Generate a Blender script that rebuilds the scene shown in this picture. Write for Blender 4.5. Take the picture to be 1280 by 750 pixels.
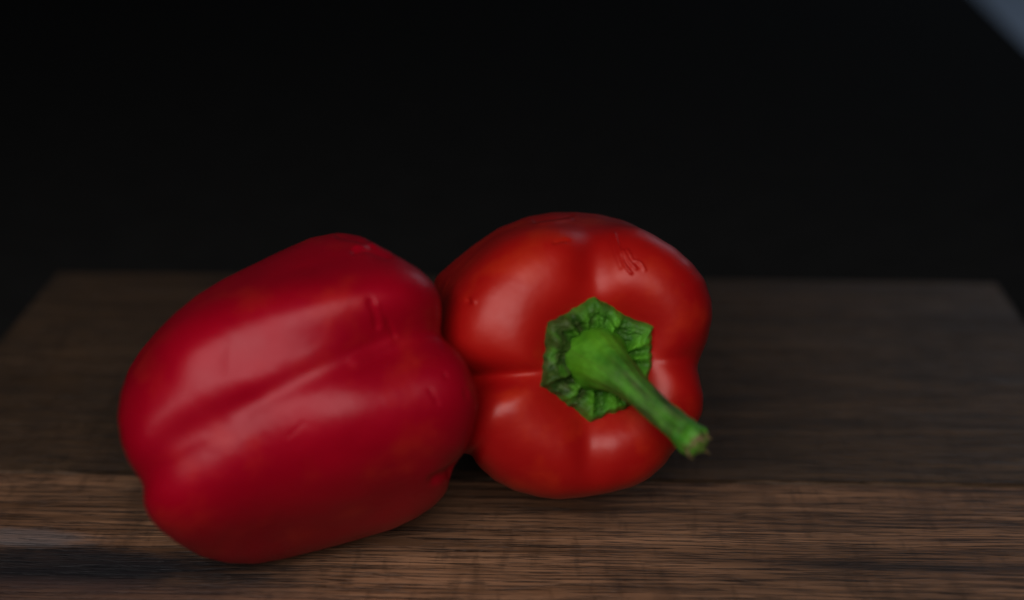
import bpy, bmesh, math, random
import numpy as np
from mathutils import Vector, Matrix, noise
from mathutils.bvhtree import BVHTree

for o in list(bpy.data.objects):
    bpy.data.objects.remove(o)
scene = bpy.context.scene
col = scene.collection
R_ = math.radians

# ------------------------------------------------------------------ camera, light, exposure
FPX = 1778.0                 # focal length in photo pixels (1280 wide) = 50 mm on 36 mm
PITCH = R_(23.5)
TOP = 0.024                  # height of the cutting board's top above the table
CH = 0.235                   # camera height above the board's top
cam_d = bpy.data.cameras.new('camera')
cam_d.sensor_width = 36.0
cam_d.lens = 36.0 * FPX / 1280.0
cam_d.clip_start = 0.01
cam_d.clip_end = 60.0
cam_d.dof.use_dof = True
cam_d.dof.focus_distance = 0.420
cam_d.dof.aperture_fstop = 4.0
cam = bpy.data.objects.new('camera', cam_d)
cam.location = (0, 0, CH + TOP)
cam.rotation_euler = (math.pi / 2 - PITCH, 0, 0)
col.objects.link(cam)
scene.camera = cam

world = bpy.data.worlds.new('World')
scene.world = world
world.use_nodes = True
bg = world.node_tree.nodes['Background']
bg.inputs[0].default_value = (0.75, 0.85, 1.0, 1)
bg.inputs[1].default_value = 0.010


def area_lamp(name, loc, target, sx, sy, power, color):
    l = bpy.data.lights.new(name, 'AREA')
    l.shape = 'RECTANGLE'
    l.size, l.size_y = sx, sy
    l.energy = power
    l.color = color
    o = bpy.data.objects.new(name, l)
    o.location = loc
    d = Vector(target) - Vector(loc)
    o.rotation_euler = d.to_track_quat('-Z', 'Y').to_euler()
    col.objects.link(o)
    return o


# the window in front of the table, above and to the left of the photographer
area_lamp('window_light', (-0.08, -0.12, 0.43), (0.0, 0.39, 0.05), 0.46, 0.25, 2.5, (1.0, 0.94, 0.93))
# the room's far window, low and dim, behind on the right
area_lamp('far_window_light', (1.7, 3.5, 1.2), (0.9, 2.6, -0.4), 1.2, 1.1, 5.2, (0.66, 0.81, 1.0))

vs = scene.view_settings
vs.view_transform = 'Standard'
vs.look = 'None'
vs.exposure = 0.0
vs.gamma = 1.0
vs.use_curve_mapping = False
scene.render.engine = 'CYCLES'


# ------------------------------------------------------------------ helpers
def ray(px, py):
    c, s = math.cos(PITCH), math.sin(PITCH)
    u, v = (px - 640) / FPX, (375 - py) / FPX
    return Vector((u, c + v * s, -s + v * c))


EYE = Vector((0, 0, CH))     # in board space: z = 0 is the board's top


def ground(px, py, z=0.0):
    d = ray(px, py)
    return EYE + d * ((z - CH) / d.z)


def project(P):
    c, s = math.cos(PITCH), math.sin(PITCH)
    x, y, z = P[..., 0], P[..., 1], P[..., 2] - CH
    d = y * c - z * s
    return np.stack([640 + FPX * x / d, 375 - FPX * (y * s + z * c) / d], -1)


def tag(o, label=None, cat=None, group=None, kind=None):
    if label: o['label'] = label
    if cat: o['category'] = cat
    if group: o['group'] = group
    if kind: o['kind'] = kind


def empty(name, loc):
    o = bpy.data.objects.new(name, None)
    o.location = loc
    o.empty_display_size = 0.02
    col.objects.link(o)
    return o


def mesh_obj(name, verts, faces, mat, parent=None, smooth=True):
    me = bpy.data.meshes.new(name)
    me.from_pydata([tuple(v) for v in verts], [], faces)
    me.update()
    if smooth:
        me.polygons.foreach_set('use_smooth', [True] * len(me.polygons))
    me.materials.append(mat)
    o = bpy.data.objects.new(name, me)
    if parent: o.parent = parent
    col.objects.link(o)
    return o


class NT:
    def __init__(self, name):
        self.m = bpy.data.materials.new(name)
        self.m.use_nodes = True
        self.t = self.m.node_tree
        self.b = self.t.nodes['Principled BSDF']

    def n(self, typ, ins=None, **attrs):
        nd = self.t.nodes.new(typ)
        for k, v in attrs.items():
            setattr(nd, k, v)
        for k, v in (ins or {}).items():
            self.put(nd.inputs[k], v)
        return nd

    def put(self, sock, v):
        if isinstance(v, bpy.types.NodeSocket):
            self.t.links.new(v, sock)
        elif isinstance(v, bpy.types.Node):
            self.t.links.new(v.outputs[0], sock)
        else:
            sock.default_value = v

    def set(self, **kw):
        for k, v in kw.items():
            self.put(self.b.inputs[k.replace('_', ' ')], v)

    def math(self, op, a, b=None, clamp=False):
        nd = self.n('ShaderNodeMath', operation=op, use_clamp=clamp)
        self.put(nd.inputs[0], a)
        if b is not None: self.put(nd.inputs[1], b)
        return nd.outputs[0]

    def mix(self, f, a, b, mode='MIX'):
        nd = self.n('ShaderNodeMix', data_type='RGBA', blend_type=mode)
        self.put(nd.inputs[0], f)
        self.put(nd.inputs[6], a if not isinstance(a, tuple) else (*a, 1))
        self.put(nd.inputs[7], b if not isinstance(b, tuple) else (*b, 1))
        return nd.outputs[2]

    def ramp(self, f, lo, hi):
        nd = self.n('ShaderNodeMapRange', {0: f, 1: lo, 2: hi}, interpolation_type='SMOOTHSTEP')
        return nd.outputs[0]

    def noise(self, vec, scale, detail=4.0, rough=0.55, dist=0.0):
        nd = self.n('ShaderNodeTexNoise', {'Scale': scale, 'Detail': detail, 'Roughness': rough, 'Distortion': dist})
        self.put(nd.inputs['Vector'], vec)
        return nd.outputs[0]

    def coord(self, which='Object'):
        return self.n('ShaderNodeTexCoord').outputs[which]

    def stretch(self, vec, s, loc=(0, 0, 0)):
        nd = self.n('ShaderNodeMapping')
        self.put(nd.inputs[0], vec)
        nd.inputs[1].default_value = loc
        nd.inputs[3].default_value = s
        return nd.outputs[0]


# ------------------------------------------------------------------ materials
def pepper_skin(name, base, deep, warm, rough, under, coat=0.45):
    k = NT(name)
    v = k.coord()
    a = k.noise(v, 22.0, 3.0)
    b = k.noise(k.stretch(v, (1, 1, 1), (3, 1, 7)), 60.0, 5.0, 0.6)
    c1 = k.mix(k.ramp(a, 0.35, 0.68), deep, base)
    c2 = k.mix(k.math('MULTIPLY', k.ramp(b, 0.50, 0.74), 0.60), c1, warm)
    # tiny pale lenticels and specks on the skin
    vo = k.n('ShaderNodeTexVoronoi', {'Vector': v, 'Scale': 190.0}, feature='F1')
    sp = k.math('MULTIPLY', k.ramp(vo.outputs[0], 0.13, 0.05), k.ramp(k.noise(v, 35.0, 2.0), 0.56, 0.66))
    c3 = k.mix(k.math('MULTIPLY', sp, 0.35), c2, (warm[0] * 0.5, warm[1] * 0.8, warm[2] * 0.5))
    k.set(Base_Color=c3)
    rr = k.noise(v, 45.0, 4.0, 0.6)
    # clear waxy bloom on top, under it a broad red gloss lobe imitating steeper shading
    k.set(Coat_Roughness=k.n('ShaderNodeMapRange', {0: rr, 1: 0.3, 2: 0.7, 3: rough - 0.06, 4: rough + 0.10}).outputs[0])
    k.set(Coat_Weight=k.n('ShaderNodeMapRange', {0: k.noise(k.stretch(v, (1, 1, 1), (5, 2, 9)), 48.0, 5.0, 0.65), 1: 0.32, 2: 0.68, 3: coat * 0.75, 4: coat * 1.15}).outputs[0], Coat_Tint=(1.0, 0.86, 0.90, 1), Coat_IOR=1.42, Roughness=0.56, Specular_IOR_Level=1.0, Specular_Tint=(*under, 1))
    k.set(Subsurface_Weight=0.06, Subsurface_Radius=(1.0, 0.12, 0.05), Subsurface_Scale=0.003)
    h = k.math('ADD', k.math('MULTIPLY', k.noise(v, 55.0, 3.0, 0.5), 1.0), k.math('MULTIPLY', k.noise(v, 700.0, 2.0), 0.035))
    bmp = k.n('ShaderNodeBump', {'Strength': 0.42, 'Distance': 0.0013, 'Height': h})
    k.set(Normal=bmp, Coat_Normal=bmp)
    return k.m


M_LEFT = pepper_skin('crimson_pepper_skin', (0.345, 0.0006, 0.011), (0.27, 0.0005, 0.009), (0.41, 0.016, 0.009), 0.28, (1.0, 0.02, 0.065), 0.33)
M_RIGHT = pepper_skin('scarlet_pepper_skin', (0.45, 0.006, 0.005), (0.34, 0.0025, 0.005), (0.52, 0.028, 0.006), 0.31, (1.0, 0.15, 0.06), 0.54)


def green_mat(name):
    k = NT(name)
    v = k.coord()
    at = k.n('ShaderNodeAttribute', attribute_name='tone', attribute_type='GEOMETRY')
    n1 = k.noise(v, 130.0, 5.0, 0.65)
    n2 = k.noise(v, 420.0, 4.0, 0.6)
    g = k.mix(k.ramp(n1, 0.3, 0.7), (0.026, 0.150, 0.010), (0.120, 0.420, 0.034))
    g = k.mix(k.math('MULTIPLY', k.ramp(n2, 0.5, 0.75), 0.5), g, (0.014, 0.06, 0.008))
    ye = k.mix(0.62, g, (0.150, 0.430, 0.010))
    sep = k.n('ShaderNodeSeparateColor', {0: at.outputs['Color']})
    g = k.mix(sep.outputs[0], g, ye)
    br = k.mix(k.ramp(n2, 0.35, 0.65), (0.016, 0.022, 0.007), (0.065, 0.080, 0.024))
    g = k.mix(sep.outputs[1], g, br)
    tan = k.mix(k.ramp(n2, 0.3, 0.7), (0.10, 0.08, 0.03), (0.26, 0.19, 0.09))
    g = k.mix(sep.outputs[2], g, tan)
    k.set(Base_Color=g, Roughness=0.5, Specular_IOR_Level=0.2, Subsurface_Weight=0.08, Subsurface_Radius=(0.4, 1.0, 0.2), Subsurface_Scale=0.002)
    h = k.math('ADD', n1, k.math('MULTIPLY', n2, 0.4))
    k.set(Normal=k.n('ShaderNodeBump', {'Strength': 0.55, 'Distance': 0.0009, 'Height': h}))
    return k.m


M_GREEN = green_mat('pepper_stalk_green')


def wood_mat(name, lo, hi, seed, front=False):
    k = NT(name)
    v = k.coord()
    warp = k.n('ShaderNodeTexNoise', {'Vector': k.stretch(v, (4, 14, 4), (seed, 0, 0)), 'Scale': 1.0, 'Detail': 2.0})
    off = k.n('ShaderNodeVectorMath', {0: warp.outputs[1], 1: (0.5, 0.5, 0.5)}, operation='SUBTRACT')
    off = k.n('ShaderNodeVectorMath', {0: off.outputs[0], 1: (0.0, 0.012, 0.0)}, operation='MULTIPLY')
    w = k.n('ShaderNodeVectorMath', {0: v, 1: off.outputs[0]}, operation='ADD').outputs[0]
    fine = k.noise(k.stretch(w, (32, 1250, 14), (seed * 3, 0, 0)), 1.0, 4.0, 0.62)
    mid = k.noise(k.stretch(w, (9, 260, 5), (seed * 5, 2, 0)), 1.0, 5.0, 0.65)
    broad = k.noise(k.stretch(w, (7, 60, 3), (seed * 7, 4, 0)), 1.0, 3.0, 0.5)
    cross = k.noise(k.stretch(v, (55, 10, 5), (seed, 6, 1)), 1.0, 3.0, 0.6)
    pores = k.noise(k.stretch(w, (60, 1700, 26), (seed * 2, 1, 0)), 1.0, 2.0, 0.5)
    blotch = k.noise(k.stretch(v, (14, 22, 10), (seed * 4, 3, 0)), 1.0, 4.0, 0.6)
    c = k.mix(k.ramp(mid, 0.28, 0.72), lo, hi)
    c = k.mix(k.math('MULTIPLY', k.ramp(broad, 0.42, 0.72), 0.55), c, tuple(x * 0.5 for x in lo))
    c = k.mix(k.math('MULTIPLY', k.ramp(blotch, 0.45, 0.75), 0.45), c, (hi[0] * 0.55, hi[1] * 0.50, hi[2] * 0.48))
    c = k.mix(k.math('MULTIPLY', k.ramp(fine, 0.50, 0.60), 0.58), c, tuple(x * 0.28 for x in lo))
    c = k.mix(k.math('MULTIPLY', k.ramp(pores, 0.56, 0.63), 0.6), c, (0.008, 0.006, 0.005))
    c = k.mix(k.math('MULTIPLY', k.ramp(cross, 0.52, 0.72), 0.40), c, tuple(x * 0.35 for x in lo))
    ticks = k.noise(k.stretch(v, (230, 60, 5), (seed, 3, 1)), 1.0, 3.0, 0.6)
    c = k.mix(k.math('MULTIPLY', k.ramp(ticks, 0.54, 0.68), 0.30), c, tuple(x * 0.3 for x in lo))
    if front:
        # worn and stained places with a shape of their own, laid out on the board
        n = k.noise(k.stretch(v, (26, 70, 10), (2, 9, 0)), 1.0, 5.0, 0.65)
        nx = k.n('ShaderNodeVectorMath', {0: v, 1: (0, 0, 0)}, operation='ADD').outputs[0]

        def blob(cx, cy, rx, ry, amp, soft):
            sub = k.n('ShaderNodeVectorMath', {0: nx, 1: (cx, cy, 0)}, operation='SUBTRACT')
            sc = k.n('ShaderNodeVectorMath', {0: sub.outputs[0], 1: (1 / rx, 1 / ry, 0)}, operation='MULTIPLY')
            ln = k.n('ShaderNodeVectorMath', {0: sc.outputs[0]}, operation='LENGTH').outputs['Value']
            d = k.math('ADD', ln, k.math('MULTIPLY', k.math('SUBTRACT', n, 0.5), amp))
            return k.ramp(d, 1.0 + soft, 1.0 - soft)
        for (px0, py0, rx, ry, amp, soft, colr, f) in front:
            g = ground(px0, py0)
            c = k.mix(k.math('MULTIPLY', blob(g.x - PC.x, g.y - PC.y, rx, ry, amp, soft), f), c, colr)
    k.set(Base_Color=c, Specular_IOR_Level=0.30)
    k.set(Roughness=k.n('ShaderNodeMapRange', {0: mid, 1: 0.3, 2: 0.7, 3: 0.40, 4: 0.62}).outputs[0])
    h = k.math('SUBTRACT', k.math('MULTIPLY', mid, 0.8), k.math('MULTIPLY', k.ramp(fine, 0.5, 0.7), 0.5))
    h = k.math('SUBTRACT', h, k.math('MULTIPLY', k.ramp(pores, 0.55, 0.7), 0.5))
    k.set(Normal=k.n('ShaderNodeBump', {'Strength': 0.9, 'Distance': 0.0010, 'Height': h}))
    return k.m


def plain(name, colr, rough, scale, spec=0.3, var=0.3):
    k = NT(name)
    n = k.noise(k.coord(), scale, 5.0, 0.6)
    k.set(Base_Color=k.mix(n, tuple(x * (1 - var) for x in colr), tuple(x * (1 + var) for x in colr)), Roughness=rough, Specular_IOR_Level=spec)
    k.set(Normal=k.n('ShaderNodeBump', {'Strength': 0.2, 'Distance': 0.001, 'Height': n}))
    return k.m


# ------------------------------------------------------------------ the setting: floor and black table
fl = mesh_obj('floor', [(-6, -3, -0.52), (6, -3, -0.52), (6, 9, -0.52), (-6, 9, -0.52)], [(0, 1, 2, 3)],
              plain('pale_grey_floor', (0.42, 0.47, 0.56), 0.6, 3.0, 0.4, 0.15), smooth=False)
tag(fl, kind='structure')


def rounded_slab(name, x0, x1, y0, y1, z0, z1, rad, rz, pivot, mat):
    bm = bmesh.new()
    pts = []
    for cx, cy, a0 in ((x1 - rad, y1 - rad, 0), (x0 + rad, y1 - rad, 90), (x0 + rad, y0 + rad, 180), (x1 - rad, y0 + rad, 270)):
        for i in range(13):
            a = R_(a0 + 90 * i / 12)
            pts.append((cx + rad * math.cos(a), cy + rad * math.sin(a)))
    f = bm.faces.new([bm.verts.new((x, y, z0)) for x, y in pts])
    r = bmesh.ops.extrude_face_region(bm, geom=[f])
    bmesh.ops.translate(bm, vec=(0, 0, z1 - z0), verts=[g for g in r['geom'] if isinstance(g, bmesh.types.BMVert)])
    bmesh.ops.recalc_face_normals(bm, faces=bm.faces)
    bmesh.ops.rotate(bm, cent=pivot, matrix=Matrix.Rotation(rz, 3, 'Z'), verts=bm.verts)
    bmesh.ops.bevel(bm, geom=[e for e in bm.edges if len(e.link_faces) == 2 and e.calc_face_angle() > 1.0], offset=0.004, segments=3, affect='EDGES')
    me = bpy.data.meshes.new(name)
    bm.to_mesh(me); bm.free()
    me.materials.append(mat)
    o = bpy.data.objects.new(name, me)
    col.objects.link(o)
    return o


M_BLACK = plain('matt_black_table', (0.020, 0.020, 0.019), 0.9, 40.0, 0.04, 0.3)
tb = rounded_slab('table', -1.5, 0.398, -0.2, 2.1, -0.04, 0.0, 0.55, R_(-5.6), (0.388, 1.05, 0), M_BLACK)
tag(tb, kind='structure')
lg = []
for (x, y) in ((-1.1, 0.15), (0.15, 0.15), (-0.9, 1.75), (0.18, 1.75)):
    bm = bmesh.new()
    bmesh.ops.create_cube(bm, size=1.0, matrix=Matrix.Translation((x, y, -0.28)) @ Matrix.Diagonal((0.05, 0.05, 0.48, 1)))
    bmesh.ops.bevel(bm, geom=bm.edges[:], offset=0.004, segments=2, affect='EDGES')
    me = bpy.data.meshes.new('leg'); bm.to_mesh(me); bm.free(); me.materials.append(M_BLACK)
    o = bpy.data.objects.new('leg', me); o.parent = tb; col.objects.link(o)

# ------------------------------------------------------------------ the cutting board: two planks
BY = R_(-1.6)
cb_back = (ground(70, 341) + ground(1245, 351)) / 2
BW = (ground(1245, 351) - ground(70, 341)).length
PC = Vector((cb_back.x, cb_back.y, 0))            # the board's back-edge middle (board space)
board = empty('cutting_board', (PC.x, PC.y, 0))
board.rotation_euler = (0, 0, BY)
tag(board, 'dark brown wooden cutting board of two wide planks under the two peppers', 'cutting board')
JOINT = (ground(640, 598.5) - PC).y
FRONT_STAINS = [
    (60, 716, 0.060, 0.0100, 1.5, 0.35, (0.010, 0.012, 0.016), 0.92),
    (200, 728, 0.045, 0.0070, 0.9, 0.45, (0.012, 0.013, 0.016), 0.75),
    (30, 682, 0.024, 0.0042, 2.6, 0.45, (0.20, 0.18, 0.18), 0.62),
    (90, 757, 0.075, 0.0080, 0.9, 0.5, (0.110, 0.062, 0.050), 0.6),
    (1200, 702, 0.055, 0.0020, 1.4, 0.6, (0.010, 0.010, 0.011), 0.75),
    (1010, 696, 0.030, 0.0011, 1.2, 0.6, (0.010, 0.010, 0.011), 0.5),
]
PL = [(JOINT + 0.0002, 0.0, wood_mat('dark_walnut_back_shaded', (0.070, 0.041, 0.022), (0.142, 0.084, 0.046), 1.3)),  # darker wood, its colour also imitating the light's falloff towards the back
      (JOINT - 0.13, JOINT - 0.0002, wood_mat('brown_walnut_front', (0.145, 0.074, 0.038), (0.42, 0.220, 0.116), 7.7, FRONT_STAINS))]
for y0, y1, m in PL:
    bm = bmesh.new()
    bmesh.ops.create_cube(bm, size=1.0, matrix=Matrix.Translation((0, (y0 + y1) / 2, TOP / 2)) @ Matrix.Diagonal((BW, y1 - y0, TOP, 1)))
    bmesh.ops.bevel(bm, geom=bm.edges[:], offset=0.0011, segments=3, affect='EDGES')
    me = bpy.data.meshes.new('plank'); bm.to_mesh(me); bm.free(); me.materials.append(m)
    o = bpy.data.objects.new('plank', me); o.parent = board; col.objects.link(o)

# ------------------------------------------------------------------ bell peppers
LEFT = [0.04289, 0.03539, 0.04271, 0.04549, 0.01413, 0.01535, 0.32852, 2.19942, 3.70774, 4.96369, -0.17056, 0.01471, -0.2541, -0.29506, 0.32959, 0.3568, 0.41293, 0.24253, 0.11252, 0.02008, 0.07487, 0.02813, 0.11417, 0.01728, 0.0816, 0.09631, 0.21838, 0.10915, 0.20992, 0.24222, -0.00305, -0.04647, 0.04672, 8e-05, 0.01144, 0.0489, 0.07993, 0.03107, 0.0816, 0.09379, 0.0934, -0.03382, 0.09151, 0.0793, -0.02652, 0.04726, 0.38688, 0.19051, 2.20119, -0.06403, 0.35712]
RIGHT = [0.05183, 0.03696, 0.04568, 0.04107, 0.0125, 0.01142, 0.03573, 1.29444, 2.81298, 4.90762, -0.08691, 0.02694, 0.21079, -0.30461, 0.24256, 0.48807, 0.44547, 0.45841, 0.09763, 0.09672, 0.01727, 0.02973, 0.15478, 0.09152, 0.05651, 0.07702, 0.21597, 0.04853, 0.2153, 0.06072, 0.0686, -0.00171, 0.02313, 0.03835, -0.01595, -0.00967, -0.06773, 0.05, -0.03711, -0.05005, 0.04339, 0.04879, 0.00905, 0.00714, -0.03925, -0.01061, -1.42934, 0.31885, 3.24579, 0.01766, 0.40125]
LEFT[18], LEFT[14] = 0.100, 0.35        # the upper furrow is a shade shallower and softer than fitted


def bspl(C, n):
    C = np.asarray(C, float)
    m = len(C)
    kn = np.concatenate([[0] * 3, np.linspace(0, 1, m - 2), [1] * 3])
    t = np.linspace(0, 1, n); t[-1] = 1 - 1e-9
    B = [((kn[i] <= t) & (t < kn[i + 1])).astype(float) for i in range(len(kn) - 1)]
    for p in range(1, 4):
        nb = []
        for i in range(len(kn) - 1 - p):
            a = np.zeros(n)
            if kn[i + p] > kn[i]: a = a + (t - kn[i]) / (kn[i + p] - kn[i]) * B[i]
            if kn[i + p + 1] > kn[i + 1]: a = a + (kn[i + p + 1] - t) / (kn[i + p + 1] - kn[i + 1]) * B[i + 1]
            nb.append(a)
        B = nb
    return np.stack(B, 1) @ C


def unpack(p, nf=4):
    p = np.array(p); d = {}; i = 0
    for k, n in (('s', 6), ('th', nf), ('tw', nf), ('w', nf), ('am', nf), ('ab', nf), ('at', nf), ('c', 6), ('zb', 4), ('zt', 4), ('bend', 2), ('pose', 5)):
        d[k] = p[i:i + n]; i += n
    return d


def pepper_shape(d, nt, ns):
    """lobed body: a meridian from blossom end to stalk pit, creased by four furrows"""
    H, rb, rm, rs, db, dt = d['s']
    C = [(0, -H + db), (.3 * rb, -H + .25 * db), (.72 * rb, -H), (1.03 * rb, -.80 * H), (rm, -.1 * H), (rs * 1.02, .42 * H),
         (rs, .86 * H), (.76 * rs, 1.02 * H), (.42 * rs, H), (.24 * rs, H - dt * .9), (0, H - dt)]
    M = bspl(C, ns)
    t = np.linspace(0, 2 * np.pi, nt, endpoint=False)
    T, _ = np.meshgrid(t, np.zeros(ns))
    Rho = M[:, :1] + 0 * T; Z = M[:, 1:2] + 0 * T
    zn = Z / H
    sb = 1 / (1 + np.exp((zn + .55) / .13)); st = 1 / (1 + np.exp(-(zn - .5) / .13))
    c = d['c']
    fr = 1 + c[0] * np.cos(T) + c[1] * np.sin(T) + c[2] * np.cos(2 * T) + c[3] * np.sin(2 * T) + c[4] * np.cos(3 * T) + c[5] * np.sin(3 * T)
    dep = 0; depz = 0
    for k in range(4):
        D = (T - d['th'][k] - d['tw'][k] * zn + np.pi) % (2 * np.pi) - np.pi
        w = d['w'][k] * (1 - .35 * np.maximum(sb, st))
        f = np.exp(-(np.sqrt((D / w) ** 2 + .30) - .5477) * 1.35)
        dep = dep + (d['am'][k] * (1 - sb - st) + d['ab'][k] * sb + d['at'][k] * st) * f
        depz = depz + (d['ab'][k] * sb + d['at'][k] * st) * f
    R = Rho * fr * (1 - dep)
    e = lambda q: q[0] * np.cos(T) + q[1] * np.sin(T) + q[2] * np.cos(2 * T) + q[3] * np.sin(2 * T)
    prox = np.clip(Rho / M[:, 0].max(), 0, 1)
    Z2 = Z * (1 - .55 * depz * prox) + (-sb * e(d['zb']) + st * e(d['zt'])) * H * prox
    return np.stack([R * np.cos(T) + d['bend'][0] * H * zn ** 2, R * np.sin(T) + d['bend'][1] * H * zn ** 2, Z2], -1)


def pepper_place(V, d):
    yaw, el, roll, x, y = d['pose']
    a = np.array([np.cos(el) * np.cos(yaw), np.cos(el) * np.sin(yaw), np.sin(el)])
    h = np.array([-np.sin(yaw), np.cos(yaw), 0]); v = np.cross(a, h)
    c, s = np.cos(roll), np.sin(roll)
    W = V @ np.stack([c * h + s * v, -s * h + c * v, a], 1).T + np.array([x, y, 0])
    W[..., 2] -= W[..., 2].min()
    return W, a


def normals(W):
    n = np.cross(np.roll(W, -1, 1) - np.roll(W, 1, 1), np.gradient(W, axis=0))
    n /= np.linalg.norm(n, axis=-1, keepdims=True) + 1e-12
    if np.sum(n * (W - W.mean((0, 1)))) < 0: n = -n
    return n


def crease(W, N, pts, width, depth):
    """press (depth < 0) or raise a thin wrinkle along a line of the skin that faces the viewer"""
    Q = project(W)
    face = np.sum(N * (np.array(EYE) - W), -1) > 0
    P = np.array(pts, float)
    L = np.concatenate([[0], np.cumsum(np.hypot(*np.diff(P, axis=0).T))])
    K = int(max(7, math.ceil(L[-1] / (0.6 * width))))
    t = (np.arange(K) + 0.5) / K * L[-1]
    X, Y = np.interp(t, L, P[:, 0]), np.interp(t, L, P[:, 1])
    prof = np.zeros(Q.shape[:2])
    for x, y in zip(X, Y):
        prof += np.exp(-((Q[..., 0] - x) ** 2 + (Q[..., 1] - y) ** 2) / width ** 2)
    prof *= face * (L[-1] / K) / (width * math.sqrt(math.pi))
    return W + N * (prof * depth)[..., None]


# outlines read off the photograph (enlarged views), used to true up each body's contour
OUT_LEFT = [(130 + u / 1.667, 270 + v / 1.667) for u, v in [(485,37),(430,48),(370,75),(300,110),(250,135),(200,165),(150,205),(110,245),(80,280),(55,320),(38,370),(32,420),(40,475),(55,515),(75,545),(85,565),(83,595),(95,625),(120,655),(160,685),(210,712),(260,724),(320,726),(380,715),(450,697),(530,675),(600,655),(650,632),(690,605),(715,575),(725,540),(728,525),(755,490),(770,450),(780,400),(778,360),(760,315),(740,285),(715,262),(703,247),(707,220),(705,180),(690,145),(660,115),(620,90),(580,68),(545,48),(515,40)]]
OUT_RIGHT = [(520 + u / 1.923, 250 + v / 1.923) for u, v in [(42,200),(50,180),(90,145),(140,105),(200,65),(270,38),(330,28),(390,28),(440,33),(500,48),(560,75),(620,110),(665,150),(695,190),(712,240),(715,280),(705,330),(690,370),(677,400),(685,430),(693,470),(690,510),(665,560),(620,605),(600,635),(560,670),(520,690),(460,705),(400,715),(345,720),(300,715),(240,700),(190,675),(150,640),(125,605)]]


def true_up(W, outline, centre, closed):
    """move the flesh near the contour sideways (never in depth) by the few pixels the fitted lobes are off"""
    NB = 240
    O = np.array(outline)
    P = np.concatenate([O, O[:1]]) if closed else O
    pts = np.concatenate([P[i] + (P[i + 1] - P[i]) * np.linspace(0, 1, 40, endpoint=False)[:, None] for i in range(len(P) - 1)])
    v = pts - centre
    b = ((np.arctan2(v[:, 1], v[:, 0]) + np.pi) / (2 * np.pi) * NB).astype(int) % NB
    r = np.hypot(v[:, 0], v[:, 1])
    tgt = np.array([r[b == i].mean() if (b == i).any() else np.nan for i in range(NB)])
    q = project(W) - centre
    ang = (np.arctan2(q[..., 1], q[..., 0]) + np.pi) / (2 * np.pi) * NB
    rr = np.hypot(q[..., 0], q[..., 1])
    mx = np.zeros(NB)
    np.maximum.at(mx, ang.astype(int) % NB, rr)
    err = np.where(np.isnan(tgt), 0.0, tgt - mx)
    ker = np.array([1, 2, 3, 2, 1]) / 9.0
    err = sum(np.roll(err, k - 2) * ker[k] for k in range(5))
    xs = np.arange(NB + 1) + 0.5
    f = lambda arr: np.interp(ang, np.concatenate([[-0.5], xs]), np.concatenate([[arr[-1]], arr, [arr[0]]]))
    e, m = f(err), f(mx)
    w = np.clip(rr / m, 0, 1) ** 7
    c, s = math.cos(PITCH), math.sin(PITCH)
    depth = W[..., 1] * c - (W[..., 2] - CH) * s
    k = e * w * depth / FPX / np.maximum(rr, 1e-6)
    up = np.array([0, s, c])
    return W + (k * q[..., 0])[..., None] * np.array([1.0, 0, 0]) - (k * q[..., 1])[..., None] * up


def body(name, par, creases, mat, root_name, contour):
    d = unpack(par)
    W, axis = pepper_place(pepper_shape(d, 640, 420), d)
    for _ in range(3):
        W = true_up(W, *contour)
        W[..., 2] -= W[..., 2].min()
    N = normals(W)
    # slow unevenness of the flesh
    rng = np.random.default_rng(int(abs(par[6]) * 1000) + 3)
    for _ in range(26):
        kdir = rng.normal(size=3); kdir *= rng.uniform(50, 170) / np.linalg.norm(kdir)
        W = W + N * (np.sin(W @ kdir + rng.uniform(0, 6.3)) * 0.00024)[..., None] * np.minimum(1, 90 / np.linalg.norm(kdir))
    for pts, w, dep in creases:
        W = crease(W, N, pts, w, dep)
    for _ in range(2):
        W = true_up(W, *contour)
    lift = 0.0002 - W[..., 2].min()          # rest it on the board; the contact stays where the photograph shows it
    W = W + np.array([0, -1.5 * lift, lift])
    low = W.reshape(-1, 3)[W[..., 2].argmin()]
    base = Vector((low[0], low[1], TOP))
    root = empty(root_name, base)
    ns, nt = W.shape[:2]
    verts = W.reshape(-1, 3) - np.array([base.x, base.y, 0])
    idx = np.arange(ns * nt).reshape(ns, nt)
    a, b = idx[:-1], idx[1:]
    F = np.stack([a, np.roll(a, -1, 1), np.roll(b, -1, 1), b], -1).reshape(-1, 4)
    me = bpy.data.meshes.new(name)
    me.vertices.add(len(verts)); me.vertices.foreach_set('co', verts.ravel())
    me.loops.add(F.size); me.loops.foreach_set('vertex_index', F.ravel())
    me.polygons.add(len(F)); me.polygons.foreach_set('loop_start', np.arange(0, F.size, 4)); me.polygons.foreach_set('loop_total', np.full(len(F), 4))
    me.polygons.foreach_set('use_smooth', np.ones(len(F), bool))
    me.update(); me.validate()
    bm = bmesh.new(); bm.from_mesh(me)
    bmesh.ops.remove_doubles(bm, verts=bm.verts, dist=1e-6)
    bmesh.ops.recalc_face_normals(bm, faces=bm.faces)
    bm.to_mesh(me); bm.free()
    me.materials.append(mat)
    o = bpy.data.objects.new(name, me); o.parent = root
    col.objects.link(o)
    bv = BVHTree.FromPolygons([tuple(x) for x in W.reshape(-1, 3)], F.tolist())
    return root, W, axis, bv, base


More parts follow.
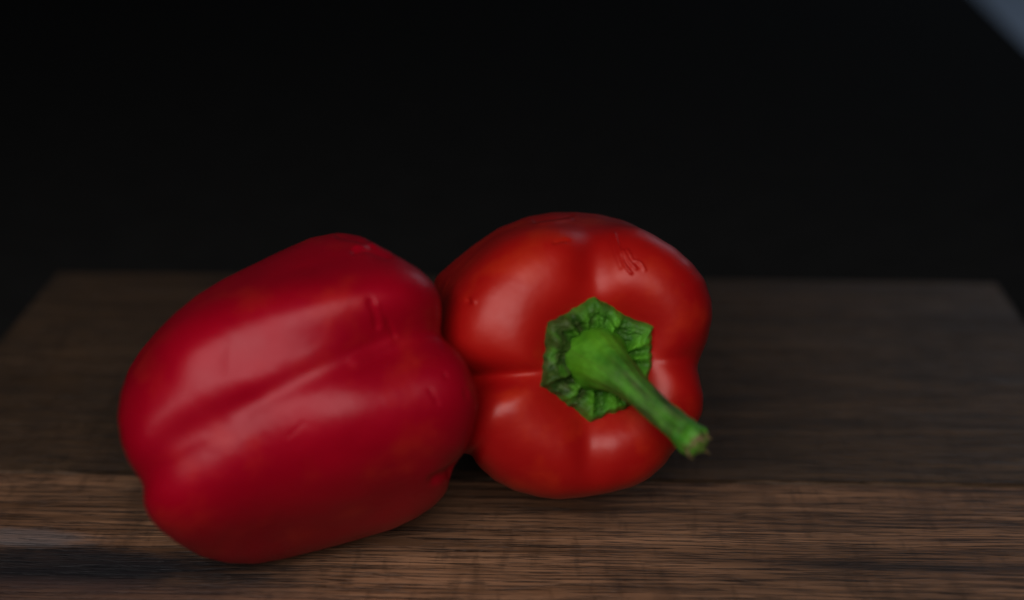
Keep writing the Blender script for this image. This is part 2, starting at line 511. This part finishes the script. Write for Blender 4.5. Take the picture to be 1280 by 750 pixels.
CR_LEFT = [([(200, 560), (250, 530), (310, 506)], 25.0, -0.0010), ([(300, 512), (365, 480), (430, 452), (490, 430)], 17.0, -0.0009), ([(205, 452), (240, 426), (290, 402), (370, 384), (450, 372), (530, 366)], 36.0, 0.0046), ([(463, 375), (470, 392), (473, 412)], 4.0, -0.0007), ([(471, 380), (476, 398), (478, 414)], 2.6, 0.0005),
           ([(485, 400), (490, 412), (494, 423)], 2.2, -0.0005),
           ([(440, 318), (462, 314), (490, 322)], 3.0, -0.0010), ([(442, 313), (465, 309), (492, 316)], 2.4, 0.0005), ([(420, 300), (445, 304), (468, 312)], 3.0, -0.0005),
           ([(284, 436), (281, 452), (282, 470)], 2.6, -0.00025), ([(288, 430), (286, 446)], 2.2, 0.00015),
           ([(537, 488), (543, 496), (549, 507)], 2.6, -0.00025), ([(556, 466), (560, 474)], 2.4, -0.0002), ([(584, 487), (586, 500)], 2.0, -0.0003),
           ([(361, 548), (372, 538), (380, 528)], 1.8, -0.00016),
           ([(440, 455), (465, 442), (492, 430)], 7.0, 0.0005), ([(212, 573), (262, 545)], 9.0, 0.00015),
           ([(574, 582), (558, 594), (540, 603)], 5.5, -0.0013)]
CR_RIGHT = [([(566, 470), (572, 410), (590, 360), (625, 318), (680, 298), (720, 300)], 32.0, 0.0024), ([(590, 580), (604, 530), (625, 492)], 24.0, 0.0012), ([(767, 291), (774, 312), (782, 333), (790, 342)], 1.7, 0.00045), ([(762, 293), (769, 314), (777, 335)], 2.4, -0.0002),
            ([(778, 312), (786, 326), (796, 337)], 1.6, 0.0004), ([(783, 312), (792, 325), (801, 328), (807, 338)], 1.5, 0.00035), ([(775, 318), (788, 334)], 1.8, -0.0002), ([(790, 320), (800, 334)], 1.6, -0.0002),
            ([(666, 272), (690, 269), (715, 267)], 3.0, -0.0008), ([(672, 277), (692, 275), (716, 271)], 2.4, 0.0005),
            ([(692, 302), (704, 298), (712, 299)], 2.2, -0.0005), ([(583, 373), (587, 378)], 2.6, -0.0007), ([(590, 372), (594, 378)], 2.0, 0.0004),
            ([(745, 300), (743, 335), (744, 368)], 24.0, -0.0024), ([(737, 515), (737, 560), (739, 604)], 20.0, -0.0017), ([(585, 476), (625, 474), (690, 468)], 15.0, -0.0007)]

rootL, WL, axL, bvL, baseL = body('body', LEFT, CR_LEFT, M_LEFT, 'bell_pepper', (OUT_LEFT, np.array([375, 505.0]), True))
tag(rootL, 'crimson bell pepper lying on its side, its furrowed flank turned up and no stalk showing', 'bell pepper')
rootR, WR, axR, bvR, baseR = body('body', RIGHT, CR_RIGHT, M_RIGHT, 'bell_pepper', (OUT_RIGHT, np.array([716, 447.0]), False))
tag(rootR, 'scarlet bell pepper with its green crown and long stalk facing forward', 'bell pepper')


def set_tone(o, tones):
    at = o.data.color_attributes.new('tone', 'FLOAT_COLOR', 'POINT')
    at.data.foreach_set('color', np.array([(*t, 1.0) for t in tones], float).ravel())


# ---- crown (calyx) of the right pepper, laid on the shoulder around the stalk pit
def hexr(corners, c):
    cs = [(math.atan2(y - c[1], x - c[0]), math.hypot(x - c[0], y - c[1])) for x, y in corners]
    cs.sort()
    P = [np.array((r * math.cos(a), r * math.sin(a))) for a, r in cs]

    def f(a):
        dv = np.array((math.cos(a), math.sin(a)))
        for i in range(len(P)):
            p, q = P[i], P[(i + 1) % len(P)]
            e = q - p
            den = dv[0] * e[1] - dv[1] * e[0]
            if abs(den) < 1e-9: continue
            t = (p[0] * e[1] - p[1] * e[0]) / den
            u = (p[0] * dv[1] - p[1] * dv[0]) / den
            if t > 0 and -1e-6 <= u <= 1 + 1e-6: return t
        return 60.0
    return f


CC = (747, 449)
CORN = [(743, 370), (816, 409), (814, 462), (790, 508), (739, 527), (708, 507), (677, 482), (680, 440), (686, 404)]
rim = hexr(CORN, CC)
NA, NQ = 288, 40
cv, ct = [], []
SM = 0.62
for i in range(NA):
    a = 2 * math.pi * i / NA
    r = rim(a) + 5.0 * noise.noise(Vector((math.cos(a) * 3, math.sin(a) * 3, 2.2))) + 3.0 * noise.noise(Vector((math.cos(a) * 8, math.sin(a) * 8, 5.2)))
    ca, sa = math.cos(a), math.sin(a)
    for j in range(NQ + 1):
        q = 0.30 + 0.70 * j / NQ
        px, py = CC[0] + r * q * ca, CC[1] + r * q * sa
        dv = ray(px, py).normalized()
        hit, nor, _, _ = bvR.ray_cast(EYE, dv)
        if nor.dot(dv) > 0: nor = -nor
        nn = (nor + Vector(axR) * 1.2).normalized()
        # puffed, ruffled ring: lumps between radial ribs, low gutter around the stalk
        ph = a + 0.25 * noise.noise(Vector((ca * 2, sa * 2, 0.3)))
        lump = 0.5 + 0.5 * math.cos(ph * 11 + 1.2 * math.sin(ph * 3))
        ring = math.sin(math.pi * min(1, max(0, (q - 0.40) / 0.62))) ** 0.7
        h = 0.0006 + ring * (0.0012 + 0.0030 * lump)
        h += 0.0011 * ring * noise.noise(Vector((ca * q * 9, sa * q * 9, 4.0))) + 0.0005 * noise.noise(Vector((ca * q * 24, sa * q * 24, 1.0)))
        e = min(1, (1 - q) / 0.055)
        h = h * (1 - (1 - e) ** 2) - 0.0004 * (1 - e) + 0.0013 * (q > 0.8) * e
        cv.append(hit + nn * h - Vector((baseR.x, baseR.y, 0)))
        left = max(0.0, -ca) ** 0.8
        dark = min(0.85, max(0, 1.5 * left * (0.55 + 0.8 * noise.noise(Vector((ca * q * 5, sa * q * 5, 8.0)))) + (0.9 if q < 0.46 else 0) + 0.4 * (1 - lump) ** 2))  # left browner; gutter and dips between lumps darkened in colour like shade
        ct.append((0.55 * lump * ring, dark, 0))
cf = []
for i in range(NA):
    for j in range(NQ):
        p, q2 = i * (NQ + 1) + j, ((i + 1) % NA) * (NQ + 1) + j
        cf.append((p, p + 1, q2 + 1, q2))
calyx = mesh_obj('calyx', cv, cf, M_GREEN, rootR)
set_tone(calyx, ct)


# ---- stalk: swollen foot, then a ridged, curved shank with a broken end
def frame_tube(path, radii, nseg, ridge, seed, cap):
    P = np.array(path); n = len(P)
    T = np.gradient(P, axis=0); T /= np.linalg.norm(T, axis=1)[:, None]
    u = np.cross(T[0], [0, 0, 1.0]); u /= np.linalg.norm(u)
    vs_, fs = [], []
    for i in range(n):
        u = u - T[i] * (u @ T[i]); u /= np.linalg.norm(u); w = np.cross(T[i], u)
        for k in range(nseg):
            a = 2 * math.pi * k / nseg
            rr = radii[i] * (1 + ridge[i] * math.cos(5 * a + 0.4 * math.sin(i * 0.05)) + 0.45 * ridge[i] * math.cos(11 * a + seed))
            rr += 0.00035 * noise.noise(Vector((math.cos(a) * 1.5, math.sin(a) * 1.5, i * 0.10 + seed))) + 0.00016 * noise.noise(Vector((math.cos(a) * 6, math.sin(a) * 6, i * 0.12 + seed)))
            vs_.append(P[i] + rr * (math.cos(a) * u + math.sin(a) * w))
    for i in range(n - 1):
        for k in range(nseg):
            k2 = (k + 1) % nseg
            fs.append((i * nseg + k, i * nseg + k2, (i + 1) * nseg + k2, (i + 1) * nseg + k))
    return vs_, fs, T[-1], u, P[-1]


def catmull(P, n):
    P = np.array(P, float); P = np.concatenate([[2 * P[0] - P[1]], P, [2 * P[-1] - P[-2]]])
    out = []
    m = len(P) - 3
    for t in np.linspace(0, m - 1e-6, n):
        i = int(t); f = t - i
        a, b, c, d = P[i:i + 4]
        out.append(0.5 * ((2 * b) + (c - a) * f + (2 * a - 5 * b + 4 * c - d) * f * f + (3 * b - a - 3 * c + d) * f ** 3))
    return np.array(out)


pit, _, _, _ = bvR.ray_cast(EYE, ray(746, 449).normalized())
d0 = (pit - EYE).length


def at_depth(px, py, fwd):
    return EYE + ray(px, py).normalized() * (d0 - fwd)


bR = Vector((baseR.x, baseR.y, 0))
MMPX = d0 / FPX
ctrl = [((745, 448), -0.003, 40), ((745, 448), 0.002, 41), ((748, 450), 0.0075, 39), ((759, 458), 0.0130, 31), ((776, 471), 0.0180, 23.5), ((795, 488), 0.0215, 18.5), ((818, 509), 0.0245, 16.5),
        ((842, 530), 0.0270, 17.0), ((856, 542), 0.0285, 19.0), ((866, 551), 0.0300, 19.0), ((871, 556), 0.0308, 16.5)]
path = catmull([at_depth(*c[0], c[1]) - bR for c in ctrl], 130)
radii = catmull([(c[2] * MMPX * (1 - c[1] / d0), 0, 0) for c in ctrl], 130)[:, 0]
tt = np.linspace(0, 1, 130)
ridge = 0.014 + 0.085 * np.clip((tt - .3) / .3, 0, 1)
NSEG = 96
sv, sf, Te, ue, pe = frame_tube(path, radii, NSEG, ridge, 2.0, True)
stem = mesh_obj('stem', sv, sf, M_GREEN, rootR)
tones = []
for i in range(130):
    for k in range(NSEG):
        x = tt[i]
        nz = noise.noise(Vector((math.cos(6.283 * k / NSEG) * 2, math.sin(6.283 * k / NSEG) * 2, x * 9)))
        yel = max(0, 1 - abs(x - 0.2) / 0.26) * (0.75 + 0.5 * nz) + 0.35 * max(0, (x - 0.86) / 0.14)
        dk = 0.95 * max(0, 1 - abs(x - 0.60) / 0.26) ** 0.7 * max(0.35, 0.75 + 0.8 * nz) + (0.75 if x < 0.10 else 0)
        tan_ = max(0, (x - 0.90) / 0.10) * max(0, 1.2 * nz + 0.35)
        st_ = noise.noise(Vector((math.cos(6.283 * k / NSEG) * 9, math.sin(6.283 * k / NSEG) * 9, x * 3)))
        tones.append((min(1, max(0, yel + 0.35 * st_)), min(1, max(0, dk + 0.5 * max(0, st_ - 0.1))), min(1, tan_)))
set_tone(stem, tones)
# the broken end: a rough, slightly hollow cap
we = np.cross(Te, ue)
rv, rf, rt = [], [], []
RE = radii[-1]
KR = 10
rv.append(pe + Te * 0.0008); rt.append((0.2, 0.3, 0.5))
last = np.array(sv[-NSEG:])
for j in range(1, KR + 1):
    f = j / KR
    for k in range(NSEG):
        p = pe + (last[k] - pe) * f
        bulge = 0.0022 * (1 - f ** 3) - 0.0012 * (1 - f) + 0.0008 * noise.noise(Vector(p) * 700) * (1 - f ** 6)
        rv.append(p + Te * bulge)
        rt.append((0.3, 0.35 * (noise.noise(Vector(p) * 500) > 0), min(1, max(0, 0.45 + 0.9 * noise.noise(Vector(p) * 420)))))
for k in range(NSEG):
    rf.append((0, 1 + k, 1 + (k + 1) % NSEG))
for j in range(KR - 1):
    for k in range(NSEG):
        a, b = 1 + j * NSEG + k, 1 + j * NSEG + (k + 1) % NSEG
        rf.append((a, a + NSEG, b + NSEG, b))
# a few torn fibres around the rim
for (ang, ln, wd) in ((0.4, 0.0032, 0.0016), (1.3, 0.0020, 0.0016), (2.6, 0.0030, 0.0015), (3.9, 0.0022, 0.0016), (5.1, 0.0036, 0.0017)):
    dirn = math.cos(ang) * ue + math.sin(ang) * we
    side = np.cross(Te, dirn)
    o0 = pe + dirn * RE * 0.86
    n0 = len(rv)
    for s1, s2 in ((-1, -1), (1, -1), (1, 1), (-1, 1)):
        rv.append(o0 + side * wd * 0.5 * s1 + dirn * 0.0004 * s2 - Te * 0.0006); rt.append((0, 0, 1))
    rv.append(o0 + Te * ln + dirn * ln * 0.45); rt.append((0, 0, 1))
    rf += [(n0, n0 + 1, n0 + 4), (n0 + 1, n0 + 2, n0 + 4), (n0 + 2, n0 + 3, n0 + 4), (n0 + 3, n0, n0 + 4)]
cut = mesh_obj('broken_end', rv, rf, M_GREEN, stem)
set_tone(cut, rt)

# ---- the left pepper's crown and short stalk, in its pit on the far side
pitL = WL[-1].mean(0)
aL = np.array(axL)
hL = np.cross(aL, [0, 0, 1.0]); hL /= np.linalg.norm(hL); kL = np.cross(aL, hL)
bL = np.array([baseL.x, baseL.y, 0])
cv, cf, ct = [], [], []
for i in range(96):
    a = 2 * math.pi * i / 96
    for j in range(17):
        q = 0.25 + 0.75 * j / 16
        rr = 0.0125 * q * (1 + 0.08 * math.cos(6 * a))
        o0 = pitL + aL * 0.05 + rr * (math.cos(a) * hL + math.sin(a) * kL)
        hit, nor, _, _ = bvL.ray_cast(Vector(o0), Vector(-aL))
        lump = 0.5 + 0.5 * math.cos(13 * a)
        e = min(1, (1 - q) / 0.1)
        h = (0.0012 + 0.0018 * lump * math.sin(math.pi * q)) * (1 - (1 - e) ** 2) - 0.0003 * (1 - e)
        cv.append(np.array(hit) + aL * h - bL); ct.append((0.2, 0.2 * lump, 0))
for i in range(96):
    for j in range(16):
        p, q2 = i * 17 + j, ((i + 1) % 96) * 17 + j
        cf.append((p, p + 1, q2 + 1, q2))
cx = mesh_obj('calyx', cv, cf, M_GREEN, rootL); set_tone(cx, ct)
pl_ = catmull([pitL - bL + aL * s + kL * b for s, b in ((-0.002, 0), (0.003, 0), (0.008, 0.0005), (0.013, 0.0012), (0.017, 0.002), (0.0185, 0.0024), (0.0186, 0.0024))], 50)
rl_ = catmull([(r, 0, 0) for r in (0.0075, 0.0072, 0.0055, 0.004, 0.0042, 0.003, 0.0001)], 50)[:, 0]
sv, sf, _, _, _ = frame_tube(pl_, rl_, 48, 0.03 + 0 * rl_, 5.0, True)
sl = mesh_obj('stem', sv, sf, M_GREEN, rootL); set_tone(sl, [(0.3, 0.1, 0.0)] * len(sv))
